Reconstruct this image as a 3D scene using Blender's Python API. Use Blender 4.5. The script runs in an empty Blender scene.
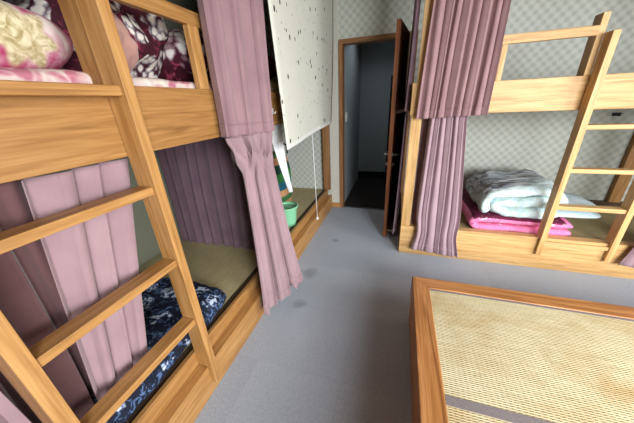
import bpy, bmesh, math, random
from mathutils import Vector, Matrix, noise
from math import sin, cos, pi, radians as rad
random.seed(7)
SC = bpy.context.scene
COL = SC.collection

# ------------------------------------------------------------------ camera
CH = 1.4
yaw, pitch, roll, FPX = -0.317962282, -0.407978661, -0.0493632299, 252.525569
f_ = Vector((sin(yaw)*cos(pitch), cos(yaw)*cos(pitch), sin(pitch)))
r_ = Vector((cos(yaw), -sin(yaw), 0)); u_ = r_.cross(f_)
r2 = r_*cos(roll)+u_*sin(roll); u2 = -r_*sin(roll)+u_*cos(roll)
cam = bpy.data.cameras.new('camera'); cam.sensor_width = 36; cam.lens = 36*FPX/634
cam.clip_start = .02
co = bpy.data.objects.new('camera', cam); COL.objects.link(co); SC.camera = co
M = Matrix((r2, u2, -f_)).transposed().to_4x4(); M.translation = (0, 0, CH); co.matrix_world = M

# ------------------------------------------------------------------ world, light, exposure
SC.view_settings.view_transform = 'Standard'; SC.view_settings.look = 'None'
SC.view_settings.gamma = 1; SC.view_settings.use_curve_mapping = False
SC.view_settings.exposure = -0.08
w = bpy.data.worlds.new('sky'); SC.world = w; w.use_nodes = True
w.node_tree.nodes['Background'].inputs[0].default_value = (.80, .88, 1, 1)
w.node_tree.nodes['Background'].inputs[1].default_value = 1.6
def area(name, loc, target, sx, sy, power, col, spread=130):
    l = bpy.data.lights.new(name, 'AREA'); l.shape = 'RECTANGLE'; l.size = sx; l.size_y = sy
    l.energy = power; l.color = col; l.spread = rad(spread)
    o = bpy.data.objects.new(name, l); COL.objects.link(o); o.location = loc
    o.rotation_euler = (Vector(target)-Vector(loc)).to_track_quat('-Z', 'Z').to_euler()
    return o
# overcast daylight entering by the window behind the camera, and by one on the right
area('window_daylight', (2.1, -1.62, 1.55), (.9, .6, 0), 2.2, 1.5, 200, (.95, .98, 1))
area('side_window_daylight', (3.62, .2, 1.45), (.6, .7, 0), 1.9, 1.4, 85, (.96, .98, 1))
area('corridor_fill', (-.35, 4.0, 2.38), (-.35, 4.0, 0), .5, .5, 2.0, (.86, .93, 1))  # added lamp without a visible fitting, gives the corridor its dim light

# ------------------------------------------------------------------ materials
def S(c):  # sRGB 0-255 -> linear
    o = []
    for v in c:
        v /= 255
        o.append(v/12.92 if v <= .04045 else ((v+.055)/1.055)**2.4)
    return (*o, 1)
class NT:
    def __init__(s, name, rough=.6, spec=.3):
        s.m = bpy.data.materials.new(name); s.m.use_nodes = True
        s.t = s.m.node_tree; s.b = s.t.nodes['Principled BSDF']
        s.b.inputs['Roughness'].default_value = rough
        s.b.inputs['Specular IOR Level'].default_value = spec
        s.tc = s.n('ShaderNodeTexCoord')
    def n(s, typ, **k):
        x = s.t.nodes.new(typ)
        for a, v in k.items():
            if hasattr(x, a): setattr(x, a, v)
        return x
    def l(s, a, b): s.t.links.new(a, b)
    def map(s, scale, loc=(0,0,0), rot=(0,0,0), src=None):
        m = s.n('ShaderNodeMapping'); m.inputs['Scale'].default_value = scale
        m.inputs['Location'].default_value = loc; m.inputs['Rotation'].default_value = rot
        s.l(src or s.tc.outputs['Object'], m.inputs[0]); return m.outputs[0]
    def noise(s, vec, sc, det=4, rough=.5, dist=0):
        n = s.n('ShaderNodeTexNoise'); n.inputs['Scale'].default_value = sc; n.inputs['Detail'].default_value = det
        n.inputs['Roughness'].default_value = rough; n.inputs['Distortion'].default_value = dist
        s.l(vec, n.inputs['Vector']); return n.outputs['Fac']
    def voro(s, vec, sc, feature='F1', rnd=1, out='Distance'):
        n = s.n('ShaderNodeTexVoronoi', feature=feature); n.inputs['Scale'].default_value = sc
        n.inputs['Randomness'].default_value = rnd; s.l(vec, n.inputs['Vector']); return n.outputs[out]
    def ramp(s, fac, stops, interp='LINEAR'):
        r = s.n('ShaderNodeValToRGB'); r.color_ramp.interpolation = interp
        e = r.color_ramp.elements
        while len(e) < len(stops): e.new(.5)
        for x, (p, c) in zip(e, stops): x.position = p; x.color = c
        s.l(fac, r.inputs[0]); return r.outputs[0]
    def mix(s, fac, a, b, mode='MIX'):
        m = s.n('ShaderNodeMix', data_type='RGBA', blend_type=mode)
        for i, v in ((0, fac), (6, a), (7, b)):
            if isinstance(v, (tuple, float, int)): m.inputs[i].default_value = v
            else: s.l(v, m.inputs[i])
        return m.outputs[2]
    def math(s, op, a, b=None):
        m = s.n('ShaderNodeMath', operation=op)
        for i, v in ((0, a), (1, b)):
            if v is None: continue
            if isinstance(v, (float, int)): m.inputs[i].default_value = v
            else: s.l(v, m.inputs[i])
        return m.outputs[0]
    def sep(s, vec=None):
        x = s.n('ShaderNodeSeparateXYZ'); s.l(vec or s.tc.outputs['Object'], x.inputs[0]); return x.outputs
    def col(s, c):
        if isinstance(c, tuple): s.b.inputs['Base Color'].default_value = c
        else: s.l(c, s.b.inputs['Base Color'])
    def bump(s, h, strength=.3, dist=.002):
        b = s.n('ShaderNodeBump'); b.inputs['Strength'].default_value = strength
        b.inputs['Distance'].default_value = dist; s.l(h, b.inputs['Height']); s.l(b.outputs[0], s.b.inputs['Normal'])
BW = [(0, (0,0,0,1)), (1, (1,1,1,1))]
def wood(name, a, b, c, axis, rough=.45, fine=1.0):
    m = NT(name, rough, .35)
    ai = 'xyz'.index(axis)
    sc = [15*fine]*3; sc[ai] = 1.1
    v = m.map(sc, loc=(.37, .11, .73))
    n1 = m.noise(v, 1.3, 4, .6, 1.6)
    sc2 = [70*fine]*3; sc2[ai] = 2.5
    n2 = m.noise(m.map(sc2), 1.6, 4, .6)
    base = m.ramp(n1, [(.28, S(a)), (.5, S(b)), (.74, S(c))])
    fi = m.ramp(n2, [(.3, (.70,.64,.56,1)), (.60, (1,1,1,1))])
    m.col(m.mix(.85, base, fi, 'MULTIPLY')); m.bump(n2, .12, .001)
    return m.m
OAK = {a: wood('oak_'+a, (150,106,58), (184,136,80), (204,158,102), a) for a in 'xyz'}
PALE = {a: wood('pale_oak_'+a, (180,136,82), (214,172,114), (228,192,138), a) for a in 'xyz'}
HONEY = {a: wood('honey_oak_'+a, (132,92,50), (168,122,70), (186,142,88), a) for a in 'xyz'}
TABW = {a: wood('orange_brown_wood_'+a, (130,82,44), (176,120,70), (200,148,96), a, .35, 1.6) for a in 'xy'}
DOORW = {a: wood('brown_door_wood_'+a, (92,52,32), (124,74,46), (146,94,62), a, .4) for a in 'xyz'}
TRIM = {a: wood('trim_wood_'+a, (122,84,50), (146,104,66), (166,124,84), a, .5) for a in 'xyz'}
def plain(name, c, rough=.6, spec=.3, metal=0, nb=None, var=.0):
    m = NT(name, rough, spec); m.b.inputs['Metallic'].default_value = metal
    n = m.noise(m.map((1,1,1)), nb or 30, 3)
    k = 1-var
    m.col(m.mix(1.0, S(c), m.ramp(n, [(.3, (k,k,k,1)), (.7, (1,1,1,1))]), 'MULTIPLY'))
    if nb: m.bump(n, .15, .002)
    return m.m
def wallpaper():
    m = NT('lattice_wallpaper', .8, .2)
    x = m.sep(); a = m.math('ADD', x[0], x[1])
    K = 2*pi/.085
    u = m.math('MULTIPLY', m.math('ADD', a, x[2]), K/1.0); v = m.math('MULTIPLY', m.math('SUBTRACT', a, x[2]), K/1.0)
    s = m.math('MULTIPLY', m.math('SINE', m.math('MULTIPLY', a, K)), m.math('SINE', m.math('MULTIPLY', x[2], K)))
    s2 = m.math('MULTIPLY', m.math('ADD', s, 1.0), .5)
    big = m.noise(m.map((1,1,1)), 1.2, 2)
    c = m.ramp(s2, [(.15, S((182,185,176))), (.5, S((196,199,190))), (.8, S((204,206,198)))])
    c = m.mix(1.0, c, m.ramp(big, [(.3, (.93,.94,.92,1)), (.7, (1,1,1,1))]), 'MULTIPLY')
    m.col(c); m.bump(s2, .25, .002); return m.m
WALLP = wallpaper()
def carpet():
    m = NT('grey_carpet', .95, .1)
    n = m.noise(m.map((1,1,1)), 230, 3, .7); n2 = m.noise(m.map((1,1,1)), 60, 3, .6); n3 = m.noise(m.map((1,1,1)), 2.2, 3)
    c = m.ramp(n, [(.3, S((150,160,173))), (.5, S((186,194,206))), (.7, S((216,222,231)))])
    c = m.mix(.5, c, m.ramp(n2, [(.35, (.78,.79,.8,1)), (.65, (1,1,1,1))]), 'MULTIPLY')
    c = m.mix(.5, c, m.ramp(n3, [(.35, (.86,.87,.9,1)), (.65, (1,1,1,1))]), 'MULTIPLY')
    br = m.n('ShaderNodeTexBrick'); br.offset = 0; br.inputs['Scale'].default_value = 1
    br.inputs['Brick Width'].default_value = .5; br.inputs['Row Height'].default_value = .5
    br.inputs['Mortar Size'].default_value = .003
    br.inputs['Color1'].default_value = (1,1,1,1); br.inputs['Color2'].default_value = (.88,.89,.9,1); br.inputs['Mortar'].default_value = (.88,.88,.9,1)
    m.l(m.map((1,1,1), (.2,.13,0)), br.inputs['Vector'])
    c = m.mix(.75, c, br.outputs['Color'], 'MULTIPLY')
    # two worn stains in the carpet
    for (sx, sy, r) in ((-.66,1.74,.065), (-.62,1.36,.04), (-.58,2.35,.03)):
        d = m.n('ShaderNodeVectorMath', operation='DISTANCE'); m.l(m.map((1,1,1)), d.inputs[0]); d.inputs[1].default_value = (sx, sy, 0)
        q = m.math('ADD', d.outputs['Value'], m.math('MULTIPLY', m.math('SUBTRACT', m.noise(m.map((1,1,1)), 14, 3), .5), .09))
        f = m.ramp(q, [(r*.5, (.72,.72,.74,1)), (r*1.5, (1,1,1,1))])
        c = m.mix(1.0, c, f, 'MULTIPLY')
    m.col(c); m.bump(n, .5, .004); return m.m
CARPET = carpet()
def tatami(name, a, b, axis, period=.012, stain=None):
    m = NT(name, .7, .25)
    ai = 'xyz'.index(axis); x = m.sep()
    # ridges run across `axis`
    w = m.math('SINE', m.math('MULTIPLY', x[ai], 2*pi/period))
    other = 1-ai
    w2 = m.math('SINE', m.math('MULTIPLY', x[other], 2*pi/(period*2.2)))
    h = m.math('MULTIPLY', m.math('ADD', m.math('MULTIPLY', w, m.math('ADD', m.math('MULTIPLY', w2, .4), .7)), 1.0), .5)
    sc = [40,40,40]; sc[ai] = 160; sc[other] = 9
    n = m.noise(m.map(sc), 1, 3, .6)
    c = m.ramp(n, [(.3, S(a)), (.7, S(b))])
    c = m.mix(.6, c, m.ramp(h, [(.05, (.66,.62,.56,1)), (.5, (1,1,1,1))]), 'MULTIPLY')
    if stain:
        sn = m.noise(m.map((2.0,2.0,2.0), stain), 1.6, 4, .6, .4)
        c = m.mix(.8, c, m.ramp(sn, [(.46, (1,1,1,1)), (.72, (.78,.60,.42,1))]), 'MULTIPLY')
    m.col(c); m.bump(h, .6, .003); return m.m
TAT_TABLE = tatami('woven_rush_tatami', (186,173,136), (210,198,162), 'y', .009, (.3,.1,0))
TAT_BEDX = tatami('dull_green_tatami_crosswise', (166,152,110), (194,180,136), 'y', .010)
TAT_BED = tatami('dull_green_tatami', (172,160,118), (200,186,144), 'x', .010)
HERI = plain('grey_tatami_border', (128,118,118), .8, .2, nb=200, var=.2)
DARKEDGE = plain('dark_mat_edge', (72,56,42), .8, .2, nb=200, var=.2)  # dark brown strip along the front edge of the bunk mats
def cloth(name, c, c2=None, rough=.85, nb=.25):
    m = NT(name, rough, .15)
    n = m.noise(m.map((1,1,1)), 6, 4); n2 = m.noise(m.map((600,600,600)), 1, 2)
    m.col(m.mix(.5, m.ramp(n, [(.3, S(c)), (.7, S(c2 or c))]), m.ramp(n2, [(.3, (.88,.88,.88,1)), (.7, (1,1,1,1))]), 'MULTIPLY'))
    try: m.b.inputs['Sheen Weight'].default_value = nb; m.b.inputs['Sheen Roughness'].default_value = .5
    except Exception: pass
    return m.m
PINK = cloth('dusty_pink_curtain', (150,122,128), (163,135,140))
MAUVE = cloth('dusky_mauve_curtain', (150,117,121), (162,128,131))
LAV = cloth('lavender_pink_curtain', (162,135,145), (174,147,155))
MIDPINK = cloth('muted_pink_curtain', (142,112,118), (156,124,129))
SHADEMAUVE = cloth('shaded_mauve_curtain', (108,84,96), (124,98,110))  # mauve cloth darkened to stand for shade inside and beside the bunks
SHADEROSE = cloth('shaded_brown_rose_curtain', (98,68,70), (114,82,82))  # rose cloth with the shade on this stretch of curtain put into its colour
def blindmat():
    m = NT('flecked_blind_fabric', .85, .15)
    x = m.sep()
    cmb = m.n('ShaderNodeCombineXYZ'); m.l(x[1], cmb.inputs[0]); m.l(x[2], cmb.inputs[1])
    def fl(sc, thr, stretch, rot):
        v = m.map((stretch, 1, 1), rot=(0,0,rot), src=cmb.outputs[0])
        d = m.voro(v, sc, rnd=1); return m.ramp(d, [(thr, (1,1,1,1)), (thr*1.25, (0,0,0,1))])
    a = fl(7.5, .115, 1.5, .5); b = fl(11, .08, 1.9, -1.3); c2 = fl(6, .10, 7, 1.0); c3 = fl(8, .08, 9, -.35)
    base = S((208,208,196))
    c = m.mix(a, base, S((36,34,34))); c = m.mix(b, c, S((60,58,58)))
    c = m.mix(m.math('MULTIPLY', c2, .5), c, S((110,110,108))); c = m.mix(m.math('MULTIPLY', c3, .4), c, S((120,120,118)))
    m.col(c)
    return m.m
BLIND = blindmat()
def floral(name, base, petal, petal2, sc, leaf=None, thr=(.18,.3), rough=.8):
    m = NT(name, rough, .2)
    nv = m.n('ShaderNodeTexNoise'); nv.inputs['Scale'].default_value = sc*2.2; nv.inputs['Detail'].default_value = 3
    m.l(m.map((1,1,1)), nv.inputs['Vector'])
    mv = m.n('ShaderNodeMix', data_type='VECTOR'); mv.inputs[0].default_value = .06
    m.l(m.map((1,1,1)), mv.inputs[4]); m.l(nv.outputs['Color'], mv.inputs[5])
    d = m.voro(mv.outputs[1], sc, rnd=1); d2 = m.voro(mv.outputs[1], sc*4.5)
    fm = m.ramp(d, [(thr[0], (1,1,1,1)), (thr[1], (0,0,0,1))])
    pet = m.ramp(d2, [(.38, S(petal)), (.55, S(petal2)), (.7, S(base))])
    bg = S(base)
    if leaf:
        l2 = m.noise(m.map((1,1,1), (3,2,1)), sc*3.0, 3, .6, 1.2)
        bg = m.mix(m.ramp(l2, [(.54, (0,0,0,1)), (.6, (1,1,1,1))]), S(base), S(leaf))
    m.col(m.mix(fm, bg, pet)); return m.m
BURG = floral('burgundy_floral', (66,26,38), (222,214,204), (140,132,140), 6.5, (120,44,64), (.56,.6))
BURG2 = floral('burgundy_floral_cushion', (70,24,40), (230,226,222), (150,120,130), 5, (150,60,84), (.45,.5))
BEIGE = cloth('beige_pink_blanket', (168,124,116), (190,150,138))
REDC = plain('dark_red_cushion', (120,32,36), .8, .2, nb=30, var=.2)
CREAMQ = plain('cream_quilt', (210,190,150), .85, .2, nb=30, var=.15)
NAVY = floral('navy_floral', (24,30,46), (190,200,214), (92,112,152), 11, (78,102,140), (.36,.42))
DARKF = floral('dark_grey_floral', (34,26,30), (92,80,84), (62,50,56), 8, (58,40,46), (.4,.5))
PINKF = floral('pink_cream_floral', (218,198,190), (190,118,134), (208,160,166), 7, (226,214,200), (.42,.55))
HOTPINK = floral('bright_pink_floral', (232,124,170), (246,214,228), (236,150,184), 9, (238,146,184), (.25,.35))
MAROON = floral('maroon_fleck', (104,32,62), (214,196,200), (150,70,100), 22, (90,26,52), (.16,.24))
def flowerpillow():
    m = NT('pink_pillow_cloth', .8, .2)
    n = m.noise(m.map((1,1,1)), 9, 3, .6, 1)
    c = m.ramp(n, [(.36, S((166,34,92))), (.5, S((196,132,150))), (.62, S((222,204,198)))])
    d = m.n('ShaderNodeVectorMath', operation='DISTANCE'); m.l(m.map((.4,1,1)), d.inputs[0]); d.inputs[1].default_value = (.04, .07, .085)
    x = m.sep()
    ang = m.math('ARCTAN2', m.math('SUBTRACT', x[2], .085), m.math('SUBTRACT', x[1], .07))
    wob = m.math('MULTIPLY', m.math('SINE', m.math('MULTIPLY', ang, 7.0)), .014)
    q = m.math('ADD', d.outputs['Value'], wob)
    f = m.ramp(q, [(.068, (1,1,1,1)), (.084, (0,0,0,1))])
    n2 = m.noise(m.map((1,1,1)), 24, 3, .6, 2)
    c = m.mix(f, c, m.ramp(n2, [(.35, S((168,150,104))), (.6, S((222,210,176)))]))
    m.col(c); return m.m
def duvetmat():
    m = NT('grey_striped_duvet_cloth', .8, .2)
    x = m.sep()
    w = m.noise(m.map((3, 26, 26)), 1.4, 3, .6, .6)
    g = m.ramp(w, [(.38, S((104,112,122))), (.48, S((150,158,166))), (.56, S((216,222,226)))])
    n = m.noise(m.map((1,1,1)), 22, 4, .6, .4)
    p = m.ramp(n, [(.3, S((176,204,212))), (.5, S((214,230,230))), (.62, S((198,218,206))), (.75, S((186,200,208)))])
    t = m.math('ADD', m.math('ADD', x[2], m.math('MULTIPLY', x[1], .3)), m.math('MULTIPLY', x[0], -.28))
    k = m.ramp(m.math('ADD', t, m.math('MULTIPLY', m.noise(m.map((1,1,1)), 5, 2), .08)), [(.19, (0,0,0,1)), (.25, (1,1,1,1))])
    m.col(m.mix(k, p, g)); return m.m
MINT = plain('mint_plastic', (134,200,156), .35, .5, var=.03)
BLUEPIL = floral('pale_blue_pillow_cloth', (206,224,232), (186,214,226), (214,230,226), 14, (220,232,236), (.3,.5))
STEEL = plain('brushed_steel', (190,190,186), .3, .5, 1, var=.05)
WHITEP = plain('white_plastic', (232,232,226), .4, .4, var=.02)
WHITECLOTH = cloth('white_cotton', (226,228,230), (236,236,236))
CEIL = plain('ceiling_board', (112,94,70), .9, .1, nb=120, var=.06)
GREYWALL = plain('corridor_wall_paint', (168,178,182), .8, .2, nb=60, var=.04)
OLIVE = plain('olive_grey_wall_paint', (128,130,112), .85, .2, nb=60, var=.05)
STRIPWALL = plain('cream_wall_paper', (206,204,192), .8, .2, nb=90, var=.05)
DARKFLOOR = plain('dark_corridor_carpet', (56,52,50), .9, .1, nb=200, var=.3)
BLACK = plain('black_skirting', (22,21,22), .5, .3, var=.1)
DARKBOARD = wood('dark_board', (66,48,34), (88,66,48), (104,80,58), 'x', .5)
UNDER = wood('bed_underside_board', (120,92,62), (140,110,76), (156,126,90), 'y', .6)
GLASS = None
def glassmat():
    m = bpy.data.materials.new('window_glass'); m.use_nodes = True; t = m.node_tree
    t.nodes.remove(t.nodes['Principled BSDF'])
    a = t.nodes.new('ShaderNodeBsdfTransparent'); b = t.nodes.new('ShaderNodeBsdfGlossy'); x = t.nodes.new('ShaderNodeMixShader')
    b.inputs['Roughness'].default_value = .02; x.inputs[0].default_value = .05
    t.links.new(a.outputs[0], x.inputs[1]); t.links.new(b.outputs[0], x.inputs[2]); t.links.new(x.outputs[0], t.nodes['Material Output'].inputs[0])
    return m
GLASS = glassmat()

# ------------------------------------------------------------------ builders
def empty(name, loc, label, cat, group=None):
    o = bpy.data.objects.new(name, None); o.empty_display_size = .1; COL.objects.link(o); o.location = loc
    tag(o, label, cat, group); return o
def tag(o, label, cat, group=None):
    o['label'] = label; o['category'] = cat
    if group: o['group'] = group
    return o
def ploc(parent):
    v = Vector((0,0,0))
    while parent: v += parent.location; parent = parent.parent
    return v
def link(name, bm, mats, parent=None, base=None, smooth=False, bevel=0, sol=0, sub=0, label=None):
    """bm is in world coordinates; the object's origin goes to its parent's (or to base)."""
    off = ploc(parent) if parent else Vector(base or (0,0,0))
    bmesh.ops.translate(bm, verts=bm.verts, vec=-off)
    bmesh.ops.recalc_face_normals(bm, faces=bm.faces)
    me = bpy.data.meshes.new(name); bm.to_mesh(me); bm.free()
    for mt in (mats if isinstance(mats, (list, tuple)) else [mats]): me.materials.append(mt)
    if smooth:
        for p in me.polygons: p.use_smooth = True
    o = bpy.data.objects.new(name, me); COL.objects.link(o)
    if parent: o.parent = parent
    else: o.location = off
    if sol: m = o.modifiers.new('s', 'SOLIDIFY'); m.thickness = sol; m.offset = 0
    if bevel: m = o.modifiers.new('b', 'BEVEL'); m.width = bevel; m.segments = 2; m.limit_method = 'ANGLE'
    if sub: m = o.modifiers.new('u', 'SUBSURF'); m.levels = m.render_levels = sub
    if label: o['label'] = label
    return o
def box(bm, x0, x1, y0, y1, z0, z1, mi=0):
    vs = [bm.verts.new((x, y, z)) for x in (x0, x1) for y in (y0, y1) for z in (z0, z1)]
    for f in ((0,1,3,2), (4,6,7,5), (0,4,5,1), (2,3,7,6), (0,2,6,4), (1,5,7,3)):
        fc = bm.faces.new([vs[i] for i in f]); fc.material_index = mi
def bx(*a):
    bm = bmesh.new(); box(bm, *a); return bm
def boxes(*l):
    bm = bmesh.new()
    for a in l: box(bm, *a)
    return bm
def prism(poly, axis, a0, a1):
    """poly: list of 2D points in the other two axes (order x,y,z without axis)."""
    bm = bmesh.new(); ai = 'xyz'.index(axis)
    def P(q, a): v = list(q); v.insert(ai, a); return bm.verts.new(v)
    A = [P(q, a0) for q in poly]; B = [P(q, a1) for q in poly]
    bm.faces.new(A); bm.faces.new(B[::-1]); n = len(poly)
    for i in range(n): bm.faces.new((A[i], A[(i+1) % n], B[(i+1) % n], B[i]))
    return bm
def tube(pts, r, seg=10, bm=None, cap=True):
    bm = bm or bmesh.new(); pts = [Vector(p) for p in pts]; rings = []
    for i, p in enumerate(pts):
        d = (pts[min(i+1, len(pts)-1)]-pts[max(i-1, 0)]).normalized()
        a = Vector((0,0,1)) if abs(d.z) < .9 else Vector((1,0,0))
        s = d.cross(a).normalized(); t = d.cross(s)
        rr = r[i] if isinstance(r, (list, tuple)) else r
        rings.append([bm.verts.new(p+s*rr*cos(2*pi*k/seg)+t*rr*sin(2*pi*k/seg)) for k in range(seg)])
    for a, b in zip(rings, rings[1:]):
        for k in range(seg): bm.faces.new((a[k], a[(k+1) % seg], b[(k+1) % seg], b[k]))
    if cap: bm.faces.new(rings[0][::-1]); bm.faces.new(rings[-1])
    return bm
def lathe(c, prof, seg=28, close=False):
    bm = bmesh.new(); rings = []
    for r, z in prof: rings.append([bm.verts.new((c[0]+r*cos(2*pi*k/seg), c[1]+r*sin(2*pi*k/seg), c[2]+z)) for k in range(seg)])
    for a, b in zip(rings, rings[1:]):
        for k in range(seg): bm.faces.new((a[k], a[(k+1) % seg], b[(k+1) % seg], b[k]))
    bm.faces.new(rings[0][::-1])
    if close: bm.faces.new(rings[-1])
    return bm
def struct(name, bm, m, **k):
    o = link(name, bm, m, **k); o['kind'] = 'structure'; return o
def soft(c, a, b, h, e1=.45, e2=.45, amp=.01, fr=6, rot=(0,0,0), nu=64, nv=32, seed=0, pinch=0, edge=1.0):
    """A stuffed or folded cloth volume: superellipsoid with wrinkles."""
    bm = bmesh.new(); R = (Matrix.Rotation(rot[2], 3, 'Z') @ Matrix.Rotation(rot[1], 3, 'Y') @ Matrix.Rotation(rot[0], 3, 'X'))
    pw = lambda v, e: math.copysign(abs(v)**e, v)
    rings = []
    for j in range(1, nv):
        v = -pi/2+pi*j/nv; ring = []
        for i in range(nu):
            u = 2*pi*i/nu
            x = a*pw(cos(v), e1)*pw(cos(u), e2); y = b*pw(cos(v), e1)*pw(sin(u), e2); z = h*pw(sin(v), edge)
            if pinch:  # corners drawn out, middle puffed
                q = min(1, (abs(x)/a)**2*(abs(y)/b)**2); z *= 1-pinch*q
                s_ = 1+.10*q; x *= s_; y *= s_
            p = Vector((x, y, z))
            n = p.normalized()
            d = noise.noise(p*fr+Vector((seed, 2*seed, .5)))*amp+noise.noise(p*fr*2.7+Vector((seed, 1, 0)))*amp*.45
            ring.append(bm.verts.new(Vector(c)+R @ (p+n*d)))
        rings.append(ring)
    for A, B in zip(rings, rings[1:]):
        for k in range(nu): bm.faces.new((A[k], A[(k+1) % nu], B[(k+1) % nu], B[k]))
    bm.faces.new(rings[0][::-1]); bm.faces.new(rings[-1])
    return bm
def folded(path, th, axis, a0, a1, amp=.008, fr=5, seed=0, n=26, rnd=.02, matf=None):
    """A futon or duvet: a thick sheet that follows `path` (2D) and is swept along `axis`, with rounded ends."""
    # resample path with Catmull-Rom
    P = [Vector(p) for p in path]; Q = []
    for i in range(len(P)-1):
        p0, p1, p2, p3 = P[max(i-1, 0)], P[i], P[i+1], P[min(i+2, len(P)-1)]
        for k in range(8):
            t = k/8; Q.append(.5*((2*p1)+(p2-p0)*t+(2*p0-5*p1+4*p2-p3)*t*t+(3*p1-p0-3*p2+p3)*t**3))
    Q.append(P[-1]); m = len(Q)
    up, dn = [], []
    for i, q in enumerate(Q):
        d = (Q[min(i+1, m-1)]-Q[max(i-1, 0)]).normalized(); nn = Vector((-d.y, d.x))
        e = min(1, min(i, m-1-i)/3.0); hh = th/2*(.45+.55*math.sqrt(e))
        up.append(q+nn*hh); dn.append(q-nn*hh)
    loop = up+dn[::-1]; ai = 'xyz'.index(axis); bm = bmesh.new(); rings = []
    cen = sum(Q, Vector((0, 0)))/m; L = len(loop)
    for j in range(n+1):
        s = j/n; ed = min(s, 1-s)*(a1-a0); shrink = 1-max(0, 1-ed/rnd)**2*.5 if ed < rnd else 1
        ring = []
        for i, q in enumerate(loop):
            c0 = Q[i] if i < m else Q[2*m-1-i]
            qq = c0+(q-c0)*shrink
            v = [qq.x, qq.y]; v.insert(ai, a0+(a1-a0)*s); v = Vector(v)
            w_ = Vector([noise.noise(v*fr+Vector((seed+k*9, 0, 0))) for k in range(3)])*amp
            w_ += Vector([noise.noise(v*fr*3+Vector((seed+k*5, 4, 0))) for k in range(3)])*amp*.35
            ring.append(bm.verts.new(v+w_))
        rings.append(ring)
    for A, B in zip(rings, rings[1:]):
        for k in range(L):
            fc = bm.faces.new((A[k], A[(k+1) % L], B[(k+1) % L], B[k]))
            if matf: fc.material_index = matf(k/L)
    # end caps as quads between upper and lower sides
    for r_ in (rings[0], rings[-1]):
        for i in range(m-1):
            bm.faces.new((r_[i], r_[i+1], r_[2*m-2-i], r_[2*m-1-i]))
    return bm
def lerp(a, b, t): return a+(b-a)*t
def sheet(T0, T1, B0, B1, folds, amp0, amp1, nrm, seed=0, nu=220, nv=46, t0=0, t1=1, bow=None, waist=None, off=0, sharp=.35, ragged=0):
    """A hanging pleated cloth between a top line T0-T1 and a hem line B0-B1."""
    T0, T1, B0, B1, nrm = map(Vector, (T0, T1, B0, B1, nrm)); bm = bmesh.new(); g = []
    for j in range(nv+1):
        t = t0+(t1-t0)*j/nv; row = []
        for i in range(nu+1):
            s = i/nu
            sw = s+.035*noise.noise(Vector((s*5, seed, t*.9)))
            if waist:
                k = waist(t); sw2 = .5+(s-.5)*k
            else: sw2 = s
            top = T0.lerp(T1, sw2); bot = B0.lerp(B1, sw2); p = top.lerp(bot, t)
            ph = 2*pi*folds*sw+seed+.5*sin(t*2.2+s*9+seed)
            a = lerp(amp0, amp1, t)*(1+.45*noise.noise(Vector((s*folds*.9, seed+3, t*.7))))
            wv = sin(ph); wv = math.copysign(abs(wv)**(1-sharp), wv)
            wv = .3*wv+.8*(1-2*(1-abs(cos(ph/2)))**1.5)
            wv += .12*sin(1.7*ph+1.3+t*1.5)*t
            p = p+nrm*(a*wv+off)
            tang = (T1-T0).normalized()
            p += tang*(.35*a*cos(ph)*cos(ph*.5))
            if bow: p += Vector(bow(s, t))
            if ragged: p.z += ragged*t*t*(noise.noise(Vector((s*folds*1.4, seed, 7)))+.5*sin(ph*.5))
            row.append(bm.verts.new(p))
        g.append(row)
    for j in range(nv):
        for i in range(nu): bm.faces.new((g[j][i], g[j][i+1], g[j+1][i+1], g[j+1][i]))
    return bm
def curtain(label, mat, T0, T1, B0, B1, folds, a0, a1, nrm, group, hem=.06, **k):
    L = (Vector(T0)-Vector(B0)).length
    r = empty('curtain', T0, label, 'curtain', group)
    link('fabric', sheet(T0, T1, B0, B1, folds, a0, a1, nrm, **k), mat, r, smooth=True, sol=.0025)
    k2 = dict(k); k2['nv'] = 5
    link('hem', sheet(T0, T1, B0, B1, folds, a0, a1, nrm, t0=1-hem/L, t1=1.002, **k2), mat, r, smooth=True, sol=.007)
    return r

# ------------------------------------------------------------------ room shell
WY = 3.30; WX = -1.90; RX = 3.50; BY = -1.50; CZ = 2.50
struct('floor', bx(WX-.1, RX+.1, BY-.1, WY, -.1, 0), CARPET)
struct('ceiling', bx(WX-.1, RX+.1, BY-.1, WY+.1, CZ, CZ+.1), CEIL)
struct('wall_left', bx(WX-.1, WX, BY-.1, WY+.1, 0, CZ), OLIVE)
DX0, DX1, DZ = -.685, .065, 1.985     # door opening
struct('wall_back', boxes((WX, DX0-.045, WY, WY+.1, 0, CZ), (DX1+.045, RX+.1, WY, WY+.1, 0, CZ), (DX0-.045, DX1+.045, WY, WY+.1, DZ+.045, CZ)), WALLP)
WN = (1.15, 3.35, .6, 2.2)
struct('wall_front', boxes((WX, WN[0], BY-.1, BY, 0, CZ), (WN[1], RX+.1, BY-.1, BY, 0, CZ), (WN[0], WN[1], BY-.1, BY, 0, WN[2]), (WN[0], WN[1], BY-.1, BY, WN[3], CZ)), OLIVE)
SN = (-.8, 1.2, .65, 2.05)
struct('wall_right', boxes((RX, RX+.1, BY, SN[0], 0, CZ), (RX, RX+.1, SN[1], WY, 0, CZ), (RX, RX+.1, SN[0], SN[1], 0, SN[2]), (RX, RX+.1, SN[0], SN[1], SN[3], CZ)), WALLP)
w1 = struct('window_1', boxes((WN[0], WN[1], BY-.08, BY-.02, WN[2], WN[2]+.04), (WN[0], WN[1], BY-.08, BY-.02, WN[3]-.04, WN[3]),
    (WN[0], WN[0]+.04, BY-.08, BY-.02, WN[2]+.04, WN[3]-.04), (WN[1]-.04, WN[1], BY-.08, BY-.02, WN[2]+.04, WN[3]-.04), (2.28, 2.32, BY-.08, BY-.02, WN[2]+.04, WN[3]-.04)), OAK['x'])
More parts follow.
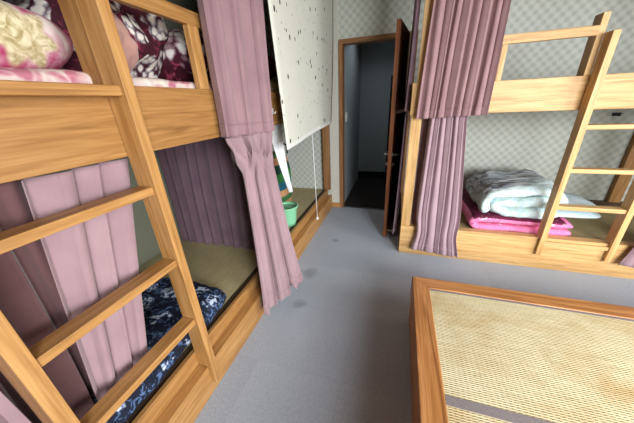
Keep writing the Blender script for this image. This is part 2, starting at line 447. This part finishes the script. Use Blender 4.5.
w2 = struct('window_2', boxes((RX+.02, RX+.08, SN[0], SN[1], SN[2], SN[2]+.04), (RX+.02, RX+.08, SN[0], SN[1], SN[3]-.04, SN[3]),
    (RX+.02, RX+.08, SN[0], SN[0]+.04, SN[2]+.04, SN[3]-.04), (RX+.02, RX+.08, SN[1]-.04, SN[1], SN[2]+.04, SN[3]-.04)), OAK['y'])
link('pane', boxes((WN[0]+.04, 2.28, BY-.053, BY-.047, WN[2]+.04, WN[3]-.04), (2.32, WN[1]-.04, BY-.053, BY-.047, WN[2]+.04, WN[3]-.04)), GLASS, w1)
link('pane', bx(RX+.047, RX+.053, SN[0]+.04, SN[1]-.04, SN[2]+.04, SN[3]-.04), GLASS, w2)
# cream wall strip between the left bunk and the door frame, and above the door
struct('trim_1', bx(-.855, DX0-.045, WY-.006, WY, .068, 2.45), STRIPWALL)
struct('baseboard_back', bx(-.855, DX0-.045, WY-.018, WY, 0, .068), OAK['x'])
struct('trim_2', boxes((DX0-.045, DX0, WY-.02, WY+.1, 0, DZ), (DX1, DX1+.045, WY-.02, WY+.1, 0, DZ)), TRIM['z'])
struct('trim_3', bx(DX0-.045, DX1+.045, WY-.02, WY+.1, DZ, DZ+.045), TRIM['x'])
struct('trim_4', bx(DX0, DX1, WY-.005, WY+.03, 0, .006), STEEL)
# corridor behind the door
struct('floor_corridor', bx(-1.9, 1.6, WY, 4.95, -.1, 0), DARKFLOOR)
struct('wall_corridor_back', bx(-1.9, 1.6, 4.85, 4.95, 0, 2.5), GREYWALL)
struct('wall_corridor_left', bx(DX0-.12, DX0-.02, WY+.1, 4.85, 0, 2.5), GREYWALL)
struct('wall_corridor_right', bx(1.5, 1.6, WY+.1, 4.85, 0, 2.5), GREYWALL)
struct('ceiling_corridor', bx(-1.9, 1.6, WY+.1, 4.95, 2.42, 2.5), CEIL)
struct('baseboard_corridor', bx(DX0-.02, 1.5, 4.83, 4.85, 0, .13), BLACK)
sw = empty('light_switch', (-.70, 3.6, 1.2), 'small white switch plate on the corridor wall just inside the doorway', 'light switch')
link('plate', bx(-.705, -.695, 3.56, 3.64, 1.14, 1.26), WHITEP, sw, bevel=.002)
link('rocker', bx(-.695, -.690, 3.58, 3.62, 1.17, 1.23), WHITEP, sw, bevel=.002)
cab = empty('dark_cabinet', (.05, 4.6, 0), 'tall black cabinet standing in the dark corridor beyond the door', 'cabinet')
link('body', bx(-.18, .5, 4.42, 4.82, .0, 1.72), BLACK, cab, bevel=.004)
link('door', bx(-.17, .155, 4.40, 4.42, .05, 1.70), BLACK, cab, bevel=.004)
link('door', bx(.165, .49, 4.40, 4.42, .05, 1.70), BLACK, cab, bevel=.004)

# door leaf, hinged on the right jamb and swung into the room
DL = .76; hx, hy = .040, 3.275; ang = math.atan2(-.070-hx, 2.52-hy)  # from +y
def leafpt(u, v, z):   # u along leaf from hinge, v across thickness (towards +x)
    dx, dy = (-.070-hx), (2.522-hy); L = math.hypot(dx, dy); dx /= L; dy /= L
    return Vector((hx+dx*u-dy*v, hy+dy*u+dx*v, z))
def leafbox(u0, u1, v0, v1, z0, z1):
    bm = bmesh.new(); vs = [bm.verts.new(leafpt(u, v, z)) for u in (u0, u1) for v in (v0, v1) for z in (z0, z1)]
    for f in ((0,1,3,2), (4,6,7,5), (0,4,5,1), (2,3,7,6), (0,2,6,4), (1,5,7,3)): bm.faces.new([vs[i] for i in f])
    return bm
d = struct('door_1', leafbox(0, DL, -.017, .017, .012, 1.975), DOORW['z'], base=(hx, hy, 0), bevel=.002)
for sgn in (-1, 1):
    h = link('door_handle', tube([leafpt(.70, sgn*.015, .90), leafpt(.70, sgn*.055, .90), leafpt(.69, sgn*.062, .90), leafpt(.58, sgn*.062, .90)], .009, 10), STEEL, d, smooth=True)
    link('rosette', tube([leafpt(.70, sgn*.017, .90), leafpt(.70, sgn*.024, .90)], .024, 20), STEEL, h)
    l = link('lock_knob', tube([leafpt(.70, sgn*.017, .805), leafpt(.70, sgn*.045, .805)], [.02, .011], 14), STEEL, d, smooth=True)
link('door_stopper', tube([leafpt(.66, .017, .05), leafpt(.66, .075, .05)], [.008, .012], 10), WHITEP, d)

# ------------------------------------------------------------------ left bunk bed
FX = -.90; PX = -.843
Y0, Y1, YM = -.12, 3.285, 1.68
b = empty('bunk_bed', (FX, 1.6, 0), 'long built-in oak double-decker bunk bed along the left wall', 'bunk bed', None)
b['group'] = 'built-in bunk beds'
link('plinth', bx(-1.0, PX, Y0, Y1, 0, .18), OAK['y'], b, bevel=.003)
link('kick_board', bx(-.925, FX, Y0, Y1, .18, .272), HONEY['y'], b, bevel=.003)
link('lower_deck', bx(WX+.002, -.925, Y0, Y1, .18, .225), UNDER, b)
link('fascia', bx(FX-.03, FX, Y0, Y1, 1.255, 1.482), HONEY['y'], b, bevel=.004)
link('upper_deck', bx(WX+.002, FX-.03, Y0, Y1, 1.30, 1.44), UNDER, b)
for ya, yb in ((Y0, Y0+.05), (YM-.015, YM+.045)):
    link('post', bx(FX-.05, FX, ya, yb, .272, 1.254), OAK['z'], b, bevel=.003)
link('post', bx(-.945, -.858, WY-.07, WY-.012, .272, 1.255), TRIM['z'], b, bevel=.003)
for ya, yb in ((YM-.05, YM+.03), (Y1-.06, Y1)):
    link('post', bx(FX-.075, FX-.03, ya, yb, 1.44, 2.48), OAK['z'], b, bevel=.003)
gr = link('guard_rail', bx(FX-.035, FX-.005, .72, 1.30, 1.735, 1.79), HONEY['y'], b, bevel=.003)
link('guard_rail_post', bx(FX-.035, FX-.005, 1.10, 1.165, 1.482, 1.735), OAK['z'], gr, bevel=.003)
link('guard_rail_post', bx(FX-.075, FX-.002, .655, .72, 1.482, 1.83), HONEY['z'], gr, bevel=.003)
def tatami_mat(label, x0, x1, y0, y1, z0, z1, group):
    r = empty('tatami_mat', ((x0+x1)/2, (y0+y1)/2, z0), label, 'tatami mat', group)
    link('rush_surface', bx(x0, x1-.035, y0, y1, z0, z1), TAT_BED, r)
    link('edge_strip', bx(x1-.035, x1, y0, y1, z0, z1+.0015), DARKEDGE, r)
    return r
tatami_mat('green tatami mat in the lower left bunk, under the navy futon', WX+.004, -.93, Y0, YM-.004, .226, .262, 'tatami mats in the bunks')
tatami_mat('tatami mat in the far lower left bunk, under the green bin', WX+.004, -.93, YM+.004, Y1, .226, .262, 'tatami mats in the bunks')

def ladder(label, place, wood, rungs, zt, s0, s1, foot):
    """place(a, d, z): a along the bunk, d out of it (0 = fascia front)."""
    r = empty('ladder', place((s0+s1)/2, .04, 0), label, 'ladder', 'bunk bed ladders')
    def pb(a0, a1, poly):
        bm = bmesh.new()
        A = [bm.verts.new(place(a0, d_, z)) for d_, z in poly]; B = [bm.verts.new(place(a1, d_, z)) for d_, z in poly]
        bm.faces.new(A); bm.faces.new(B[::-1]); n = len(poly)
        for i in range(n): bm.faces.new((A[i], A[(i+1) % n], B[(i+1) % n], B[i]))
        return bm
    for a0, a1 in ((s0-.038, s0), (s1, s1+.038)):
        link('stile', pb(a0, a1, [(.002, foot[0]+.004), (.060, foot[0]), (.060, foot[1]), (.082, foot[1]-.02), (.082, zt), (.002, zt)]), wood['z'], r, bevel=.002)
    for z in rungs:
        link('rung', pb(s0+.001, s1-.001, [(.006, z), (.072, z), (.072, z+.03), (.006, z+.03)]), wood['y' if place(0,0,0)[0] < -.5 else 'x'], r, bevel=.003)
    return r
ladder('oak ladder hooked upright on the left bunk bed, in front of the pink curtain', lambda a, d_, z: (FX+d_, a, z), OAK,
       (1.445, 1.12, .808, .486), 2.05, .198, .65, (.186, .085))

# ------------------------------------------------------------------ right bunk bed
GY = 2.33; QY = 2.27; X0, X1, XM = .083, RX-.01, 1.86
b = empty('bunk_bed', (1.0, GY, 0), 'pale oak double-decker bunk bed against the far wall, right of the door', 'bunk bed', 'built-in bunk beds')
link('plinth', bx(X0, X1, QY, QY+.15, 0, .085), PALE['x'], b, bevel=.003)
link('kick_board', bx(X0, X1, QY+.01, GY+.025, .085, .287), PALE['x'], b, bevel=.003)
link('lower_deck', bx(X0+.05, X1, GY+.025, WY-.002, .18, .225), UNDER, b)
link('side_board', bx(X0, X0+.03, GY+.025, WY-.03, .0, .287), PALE['y'], b, bevel=.003)
link('fascia', bx(X0+.01, X1, GY, GY+.03, 1.268, 1.482), PALE['x'], b, bevel=.004)
link('side_board', bx(X0, X0+.03, GY+.03, WY-.03, 1.268, 1.482), OAK['y'], b, bevel=.003)
link('upper_deck', bx(X0+.03, X1, GY+.03, WY-.002, 1.33, 1.44), UNDER, b)
link('post', bx(X0, X0+.08, GY-.035, GY-.001, .287, 1.268), PALE['z'], b, bevel=.003)
link('post', bx(X0-.012, X0+.08, GY-.035, GY-.001, 1.268, 1.50), PALE['z'], b, bevel=.003)
link('post', bx(X0+.018, X0+.085, GY-.035, GY-.001, 1.50, 2.48), PALE['z'], b, bevel=.003)
link('post', bx(XM, XM+.08, GY+.03, GY+.075, .287, 1.268), PALE['z'], b, bevel=.003)
link('post', bx(2.15, 2.25, WY-.05, WY-.004, .225, 1.33), HONEY['z'], b, bevel=.003)
link('post', bx(XM, XM+.08, GY+.03, GY+.075, 1.44, 2.48), PALE['z'], b, bevel=.003)
gr = link('guard_rail', bx(.62, 1.14, GY-.002, GY+.028, 1.705, 1.76), PALE['x'], b, bevel=.003)
link('guard_rail_post', bx(.63, .665, GY+.0, GY+.03, 1.482, 1.705), PALE['z'], gr, bevel=.003)
link('guard_rail_post', bx(1.135, 1.172, GY-.002, GY+.085, 1.482, 1.825), PALE['z'], gr, bevel=.003)
link('wall_ledge', bx(.2, 2.9, WY-.06, WY-.003, .262, .30), DARKBOARD, b)
for n_, xa, xb in (('tatami mat in the lower right bunk, under the folded pink futon', X0+.032, XM-.002), ('tatami mat in the lower right bunk, behind the ladder foot and mauve curtain', XM+.002, X1-.05)):
    r = empty('tatami_mat', ((xa+xb)/2, 2.8, .226), n_, 'tatami mat', 'tatami mats in the bunks')
    link('rush_surface', bx(xa, xb, GY+.073, WY-.002, .226, .262), TAT_BEDX, r)
    link('edge_strip', bx(xa, xb, GY+.028, GY+.073, .226, .2635), DARKEDGE, r)
ladder('pale oak ladder hooked upright on the right bunk bed, beside the folded bedding', lambda a, d_, z: (a, GY-d_, z), PALE,
       (1.145, .842, .550, .235), 1.715, 1.21, 1.622, (.30, .16))

# ------------------------------------------------------------------ table (low tatami platform)
t = empty('tatami_platform', (1.2, .4, 0), 'low wooden platform topped with woven tatami, in the middle of the carpet', 'low table')
TX0, TX1, TY0, TY1, TH = .150, 2.30, -.70, 1.432, .35
FW = .094
link('top_frame', prism([(TX0, TY0), (TX0, TY1), (TX0+FW, TY1-FW), (TX0+FW, TY0+FW)], 'z', TH-.13, TH), TABW['y'], t, bevel=.004)
link('top_frame', prism([(TX0, TY1), (TX1, TY1), (TX1-FW, TY1-FW), (TX0+FW, TY1-FW)], 'z', TH-.13, TH), TABW['x'], t, bevel=.004)
link('top_frame', prism([(TX1, TY1), (TX1, TY0), (TX1-FW, TY0+FW), (TX1-FW, TY1-FW)], 'z', TH-.13, TH), TABW['y'], t, bevel=.004)
link('top_frame', prism([(TX0, TY0), (TX1, TY0), (TX1-FW, TY0+FW), (TX0+FW, TY0+FW)], 'z', TH-.13, TH), TABW['x'], t, bevel=.004)
for x, y in ((TX0+.01, TY0+.01), (TX0+.01, TY1-.09), (TX1-.09, TY0+.01), (TX1-.09, TY1-.09)):
    link('leg', bx(x, x+.08, y, y+.08, 0, TH-.131), TABW['y'], t, bevel=.004)
link('side_panel', boxes((TX0+.012, TX0+.03, TY0+.09, TY1-.09, .01, TH-.131), (TX0+.09, TX1-.09, TY1-.03, TY1-.012, .01, TH-.131)), TABW['y'], t)
a_ = TX0+FW+.001; e_ = TX1-FW-.001
HY = (.680, .716)
link('tatami_mat', bx(a_, e_, HY[1], TY1-FW-.001, TH-.05, TH-.006), TAT_TABLE, t)
link('tatami_mat', bx(a_, e_, TY0+FW+.001, HY[0]-.001, TH-.05, TH-.006), TAT_TABLE, t)
link('edge_strip', bx(a_, e_, HY[0]-.001, HY[1], TH-.05, TH-.004), HERI, t)
link('edge_strip', bx(a_, e_, TY1-FW-.014, TY1-FW-.001, TH-.05, TH-.0045), HERI, t)

# ------------------------------------------------------------------ curtains
CG = 'mauve bunk curtains'
def rod(label, p, q):
    r = empty('curtain_rod', p, label, 'curtain rod')
    link('rod', tube([p, q], .009, 12), STEEL, r, smooth=True)
# left bunk
curtain('dusty pink curtain hanging over the front of the left upper bunk', MIDPINK, (-.856, 1.165, 2.44), (-.856, 1.72, 2.44), (-.856, 1.135, 1.258), (-.856, 1.665, 1.234), 6, .038, .040, (1, 0, 0), CG, seed=2.1)
curtain('dusty pink curtain pulled out of the left lower bunk, spilling over its kick board', PINK, (-.868, 1.15, 1.25), (-.868, 1.67, 1.25), (-.800, 1.14, .10), (-.67, 1.49, .115), 5.5, .034, .042, (1, -.2, 0), CG, seed=5.3,
        waist=lambda t: .62+.38*math.exp(-(t/.11)**2)+.42*t**1.6, bow=lambda s, t: (.020*math.exp(-((t-.10)/.07)**2)*(sin(s*38)+.6*sin(s*71+t*30)), -.004*sin(pi*t)+.010*math.exp(-((t-.12)/.07)**2)*sin(s*55+t*40), 0), ragged=.05)
curtain('broad pale pink curtain gathered in the left lower bunk, behind the middle of the ladder', PINK, (-.955, .385, 1.245), (-.955, .675, 1.245), (-.96, .275, .375), (-.96, .460, .36), 3.1, .022, .024, (1, 0, 0), CG, seed=1.2, sharp=.3)
curtain('shaded brown rose curtain set back in the left lower bunk, behind the near ladder rungs', SHADEROSE, (-1.01, -.05, 1.245), (-1.01, .43, 1.245), (-1.01, -.05, .37), (-1.01, .36, .37), 6.5, .022, .03, (1, 0, 0), CG, seed=7.2, sharp=.2)
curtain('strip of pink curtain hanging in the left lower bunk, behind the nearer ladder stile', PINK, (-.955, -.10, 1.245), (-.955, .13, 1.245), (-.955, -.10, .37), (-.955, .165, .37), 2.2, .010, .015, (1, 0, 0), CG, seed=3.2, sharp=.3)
curtain('shaded mauve curtain dividing the two halves of the left lower bunk', SHADEMAUVE, (WX+.03, 1.60, 1.285), (-.955, 1.60, 1.285), (WX+.03, 1.60, .266), (-1.0, 1.60, .266), 9, .012, .018, (0, 1, 0), CG, seed=3.3, hem=.09, sharp=.0)
# right bunk
curtain('brownish mauve curtain hanging over the front of the right upper bunk', MAUVE, (.175, 2.255, 2.44), (.60, 2.255, 2.44), (.115, 2.25, 1.245), (.590, 2.25, 1.262), 8, .017, .021, (0, -1, 0), CG, seed=.7, sharp=.0)
curtain('bunched pinkish mauve curtain hanging at the left end of the right lower bunk', LAV, (.225, 2.29, 1.262), (.485, 2.29, 1.262), (.19, 2.225, .09), (.60, 2.225, .045), 6.2, .018, .022, (0, -1, 0), CG, seed=4.4,
        waist=lambda t: 1.0-.12*math.exp(-((t-.85)/.1)**2))
curtain('narrow shaded mauve curtain at the open end of the right bunk, beside the door', SHADEMAUVE, (.050, 2.345, 1.262), (.055, 3.2, 1.262), (.035, 2.345, .16), (.05, 3.2, .16), 6, .012, .02, (-1, 0, 0), CG, seed=6.1)
curtain('narrow shaded mauve curtain closing the end of the right upper bunk beside the door', SHADEMAUVE, (.070, 2.345, 2.44), (.055, 3.1, 2.44), (.050, 2.345, 1.30), (.055, 3.1, 1.30), 6, .012, .018, (-1, 0, 0), CG, seed=6.9)
curtain('small bunch of mauve curtain caught behind the end post of the right lower bunk', MAUVE, (.17, 2.40, 1.262), (.26, 2.44, 1.262), (.17, 2.345, .275), (.28, 2.38, .275), 2.2, .012, .02, (0, -1, 0), CG, seed=8.1)
curtain('pale mauve curtain at the right edge, hanging over the right bunk kick board', PINK, (1.98, 2.29, 1.262), (2.25, 2.29, 1.262), (1.70, 2.235, .14), (2.25, 2.235, .12), 5, .014, .02, (0, -1, 0), CG, seed=9.1)
rod('thin steel rod at the ceiling carrying the left upper curtain', (-.862, 1.0, 2.455), (-.862, 1.9, 2.455))
rod('thin steel rod at the ceiling carrying the right upper curtain', (.11, 2.255, 2.455), (1.9, 2.255, 2.455))

# ------------------------------------------------------------------ roller blind
b = empty('roller_blind', (-.79, 2.4, 2.46), 'white roller blind with black flecks over the far end of the left bunk', 'roller blind')
def blind_bm(t0, t1, off=0, th=.002):
    bm = bmesh.new(); g = []
    for j in range(31):
        t = lerp(t0, t1, j/30); row = []
        for i in range(25):
            s = i/24
            top = Vector((-.775, lerp(1.60, 3.255, s), 2.45)); bot = Vector((-.800, lerp(1.765, 3.115, s), lerp(1.085, 1.165, s)))
            p = top.lerp(bot, t); p.x += .010*sin(s*7+1)*t+.012*max(0, s-.8)*5*sin(pi*t)+off
            row.append(bm.verts.new(p))
        g.append(row)
    for j in range(30):
        for i in range(24): bm.faces.new((g[j][i], g[j][i+1], g[j+1][i+1], g[j+1][i]))
    return bm
link('fabric', blind_bm(0, 1), BLIND, b, smooth=True, sol=.0015)
link('bottom_bar', blind_bm(.978, 1.002), WHITEP, b, smooth=True, sol=.009)
link('roller', tube([(-.775, 1.58, 2.46), (-.775, 3.27, 2.46)], .02, 16), WHITEP, b, smooth=True)
c = link('pull_cord', tube([(-.80, 2.40, 1.12), (-.798, 2.41, .7), (-.796, 2.42, .235)], .0035, 8), WHITECLOTH, b, smooth=True)
link('bead', lathe((-.796, 2.42, .205), [(.003, .03), (.011, .022), (.014, .01), (.011, -.002), (.004, -.008)], 14, True), WHITEP, c, smooth=True)
h = empty('hook', (-.895, 1.80, 1.36), 'small white plastic hook on the left fascia beside the blind', 'hook')
link('plate', bx(FX+.001, FX+.005, 1.785, 1.815, 1.335, 1.375), WHITEP, h, bevel=.001)
link('prong', tube([(FX+.004, 1.80, 1.345), (FX+.022, 1.80, 1.338), (FX+.03, 1.80, 1.352)], .004, 8), WHITEP, h, smooth=True)

# ------------------------------------------------------------------ things in the far lower left bunk
def ellip_bin():
    r = empty('waste_basket', (-1.05, 2.13, .265), 'pale mint green plastic basket on the tatami beside the pulled-out curtain', 'basket')
    c = (-1.02, 2.13, .265)
    link('body', lathe(c, [(.075, .004), (.082, .0), (.088, .04), (.105, .19), (.110, .20), (.106, .20), (.099, .19), (.083, .04), (.078, .012)], 36, True), MINT, r, smooth=True)
    link('rim', lathe(c, [(.106, .185), (.118, .188), (.120, .202), (.108, .206)], 36, False), MINT, r, smooth=True)
ellip_bin()
g = empty('striped_bag', (-1.36, 2.75, .265), 'tall bag striped green, blue and brown, standing on the tatami behind the basket', 'bag')
def stripemat():
    m = NT('striped_bag_cloth', .75, .2); x = m.sep()
    v = m.math('ADD', m.math('ADD', x[2], m.math('MULTIPLY', x[0], -.35)), m.math('MULTIPLY', m.noise(m.map((1,1,1)), 6, 2), .03))
    f = m.math('FRACT', m.math('MULTIPLY', v, 2.0))
    m.col(m.ramp(f, [(0, S((176,128,88))), (.16, S((60,104,62))), (.28, S((178,132,92))), (.44, S((36,92,116))), (.62, S((52,116,60))), (.82, S((30,62,52)))], 'CONSTANT')); return m.m
link('body', soft((-1.27, 2.50, .60), .13, .15, .33, .35, .5, .012, 6, seed=2), stripemat(), g, smooth=True)
link('handle', tube([(-1.16, 2.42, .90), (-1.16, 2.43, .99), (-1.16, 2.50, 1.02), (-1.16, 2.57, .99), (-1.16, 2.58, .90)], .010, 8), BLACK, g, smooth=True)
tw = empty('towel', (-.97, 1.96, 1.25), 'white towel hanging down beside the striped bag in the left bunk', 'towel')
link('cloth', sheet((-.965, 1.84, 1.255), (-.965, 2.06, 1.255), (-.985, 2.16, .60), (-.985, 2.22, .585), 2.0, .010, .012, (1, -.3, 0), seed=3, nu=60, bow=lambda s, t: (0, -.02*sin(pi*t), 0)), WHITECLOTH, tw, smooth=True, sol=.006)

# ------------------------------------------------------------------ bedding, left lower
def dome(bm): return bm
f = empty('futon', (-1.35, .45, .263), 'navy futon quilt with white and blue flowers lying in the lower left bunk', 'futon', None)
link('quilt', folded([(-1.75, .313), (-1.4, .318), (-1.08, .318), (-.955, .33), (-.945, .365), (-1.05, .392), (-1.45, .375), (-1.72, .365)], .055, 'y', -.10, .98, .026, 6, 3, 60, .05), NAVY, f, smooth=True)

# upper left bunk
link_z = 1.442
m = empty('futon', (-1.4, .8, link_z), 'pink and cream flowered futon mattress laid along the upper left bunk', 'futon')
link('mattress', folded([(-1.86, 1.484), (-1.5, 1.486), (-1.1, 1.484), (-.95, 1.484)], .072, 'y', -.05, 1.62, .008, 4, 5, 70, .04), PINKF, m, smooth=True)
p = empty('pillow', (-1.12, .50, 1.53), 'pink pillow with a big cream flower at the left end of the upper left bunk', 'pillow')
link('case', soft((-1.13, .48, 1.618), .10, .26, .10, .7, .7, .02, 5, rot=(0, .15, 0), seed=4), flowerpillow(), p, smooth=True)
p = empty('pillow', (-1.3, .42, 1.7), 'dark flowered cushion lying on top behind the pink pillow', 'pillow')
link('case', soft((-1.24, .42, 1.775), .17, .30, .085, .7, .7, .03, 5, seed=7), DARKF, p, smooth=True)
d = empty('duvet', (-1.3, 1.12, 1.52), 'burgundy duvet with large white flowers heaped in the upper left bunk', 'duvet')
link('cover', soft((-1.34, .98, 1.77), .26, .27, .25, .75, .7, .10, 3.5, rot=(0, .1, .1), seed=9, nu=90, nv=50), BURG, d, smooth=True)
d = empty('blanket', (-1.1, .86, 1.53), 'beige pink blanket crumpled between the pillow and the burgundy duvet', 'blanket')
link('cover', soft((-1.09, .87, 1.64), .07, .11, .10, .8, .8, .04, 7, seed=19), BEIGE, d, smooth=True)
d = empty('cushion', (-1.15, 1.30, 1.52), 'burgundy cushion with a white flower beside the guard rail post', 'cushion')
link('cover', soft((-1.20, 1.36, 1.65), .17, .20, .13, .7, .7, .04, 5, rot=(.1, .1, 0), seed=12), BURG2, d, smooth=True)
d = empty('quilt', (-1.2, 2.0, 1.442), 'red and cream bedding piled in the upper left bunk behind the blind', 'bedding')
link('cover', folded([(-1.7, 1.47), (-1.3, 1.475), (-1.03, 1.475), (-.98, 1.51), (-1.05, 1.55), (-1.4, 1.55), (-1.7, 1.545)], .062, 'y', 1.75, 2.6, .012, 5, 6, 30, .04), CREAMQ, d, smooth=True)
d = empty('cushion', (-1.2, 2.1, 1.58), 'dark red cushion on the cream bedding behind the blind', 'cushion')
link('cover', soft((-1.2, 2.12, 1.69), .17, .26, .10, .7, .7, .03, 5, seed=15), REDC, d, smooth=True)

# ------------------------------------------------------------------ bedding, right lower
f = empty('futon', (1.1, 2.75, .264), 'bright pink futon with a maroon outside, folded under the grey duvet', 'futon')
def pm(k): return 1 if k > .5-.26 and k < .5 else 0
def futmat(k):
    return 1 if (.30 <= k < .47) else 0
link('quilt', folded([(1.43, .300), (1.15, .298), (.78, .298), (.705, .318), (.705, .352), (.78, .374), (1.15, .368), (1.42, .366)], .056, 'y', 2.367, 3.18, .010, 5, 3, 40, .03, futmat), [HOTPINK, MAROON], f, smooth=True)
for z, lab, xs in ((.438, 'pale blue pillow lying on the pink futon, lower of two', 1.42), (.512, 'pale blue pillow under the end of the grey duvet, upper of two', 1.38)):
    p = empty('pillow', (xs, 2.72, z-.04), lab, 'pillow')
    link('case', soft((xs, 2.62, z), .22, .20, .038, .8, .55, .008, 6, seed=z*20, pinch=.75), BLUEPIL, p, smooth=True)
d = empty('duvet', (1.05, 2.8, .40), 'grey striped and mint folded duvet stacked on the pink futon', 'duvet')
link('cover', folded([(1.31, .440), (1.05, .436), (.92, .438), (.86, .465), (.89, .515), (1.05, .525), (1.24, .53), (1.34, .565), (1.28, .61), (1.05, .622), (.90, .615), (.81, .57), (.78, .49), (.81, .425)], .088, 'y', 2.405, 3.10, .034, 5.5, 8, 46, .07), duvetmat(), d, smooth=True, sub=1)
h = empty('hook', (2.0, WY-.01, 1.17), 'small black hook on the lattice wallpaper under the right upper bunk', 'hook')
link('plate', bx(1.93, 1.99, WY-.008, WY-.001, 1.15, 1.18), BLACK, h, bevel=.001)
link('prong', tube([(1.96, WY-.006, 1.165), (1.96, WY-.05, 1.155), (1.96, WY-.06, 1.18)], .006, 8), BLACK, h, smooth=True)
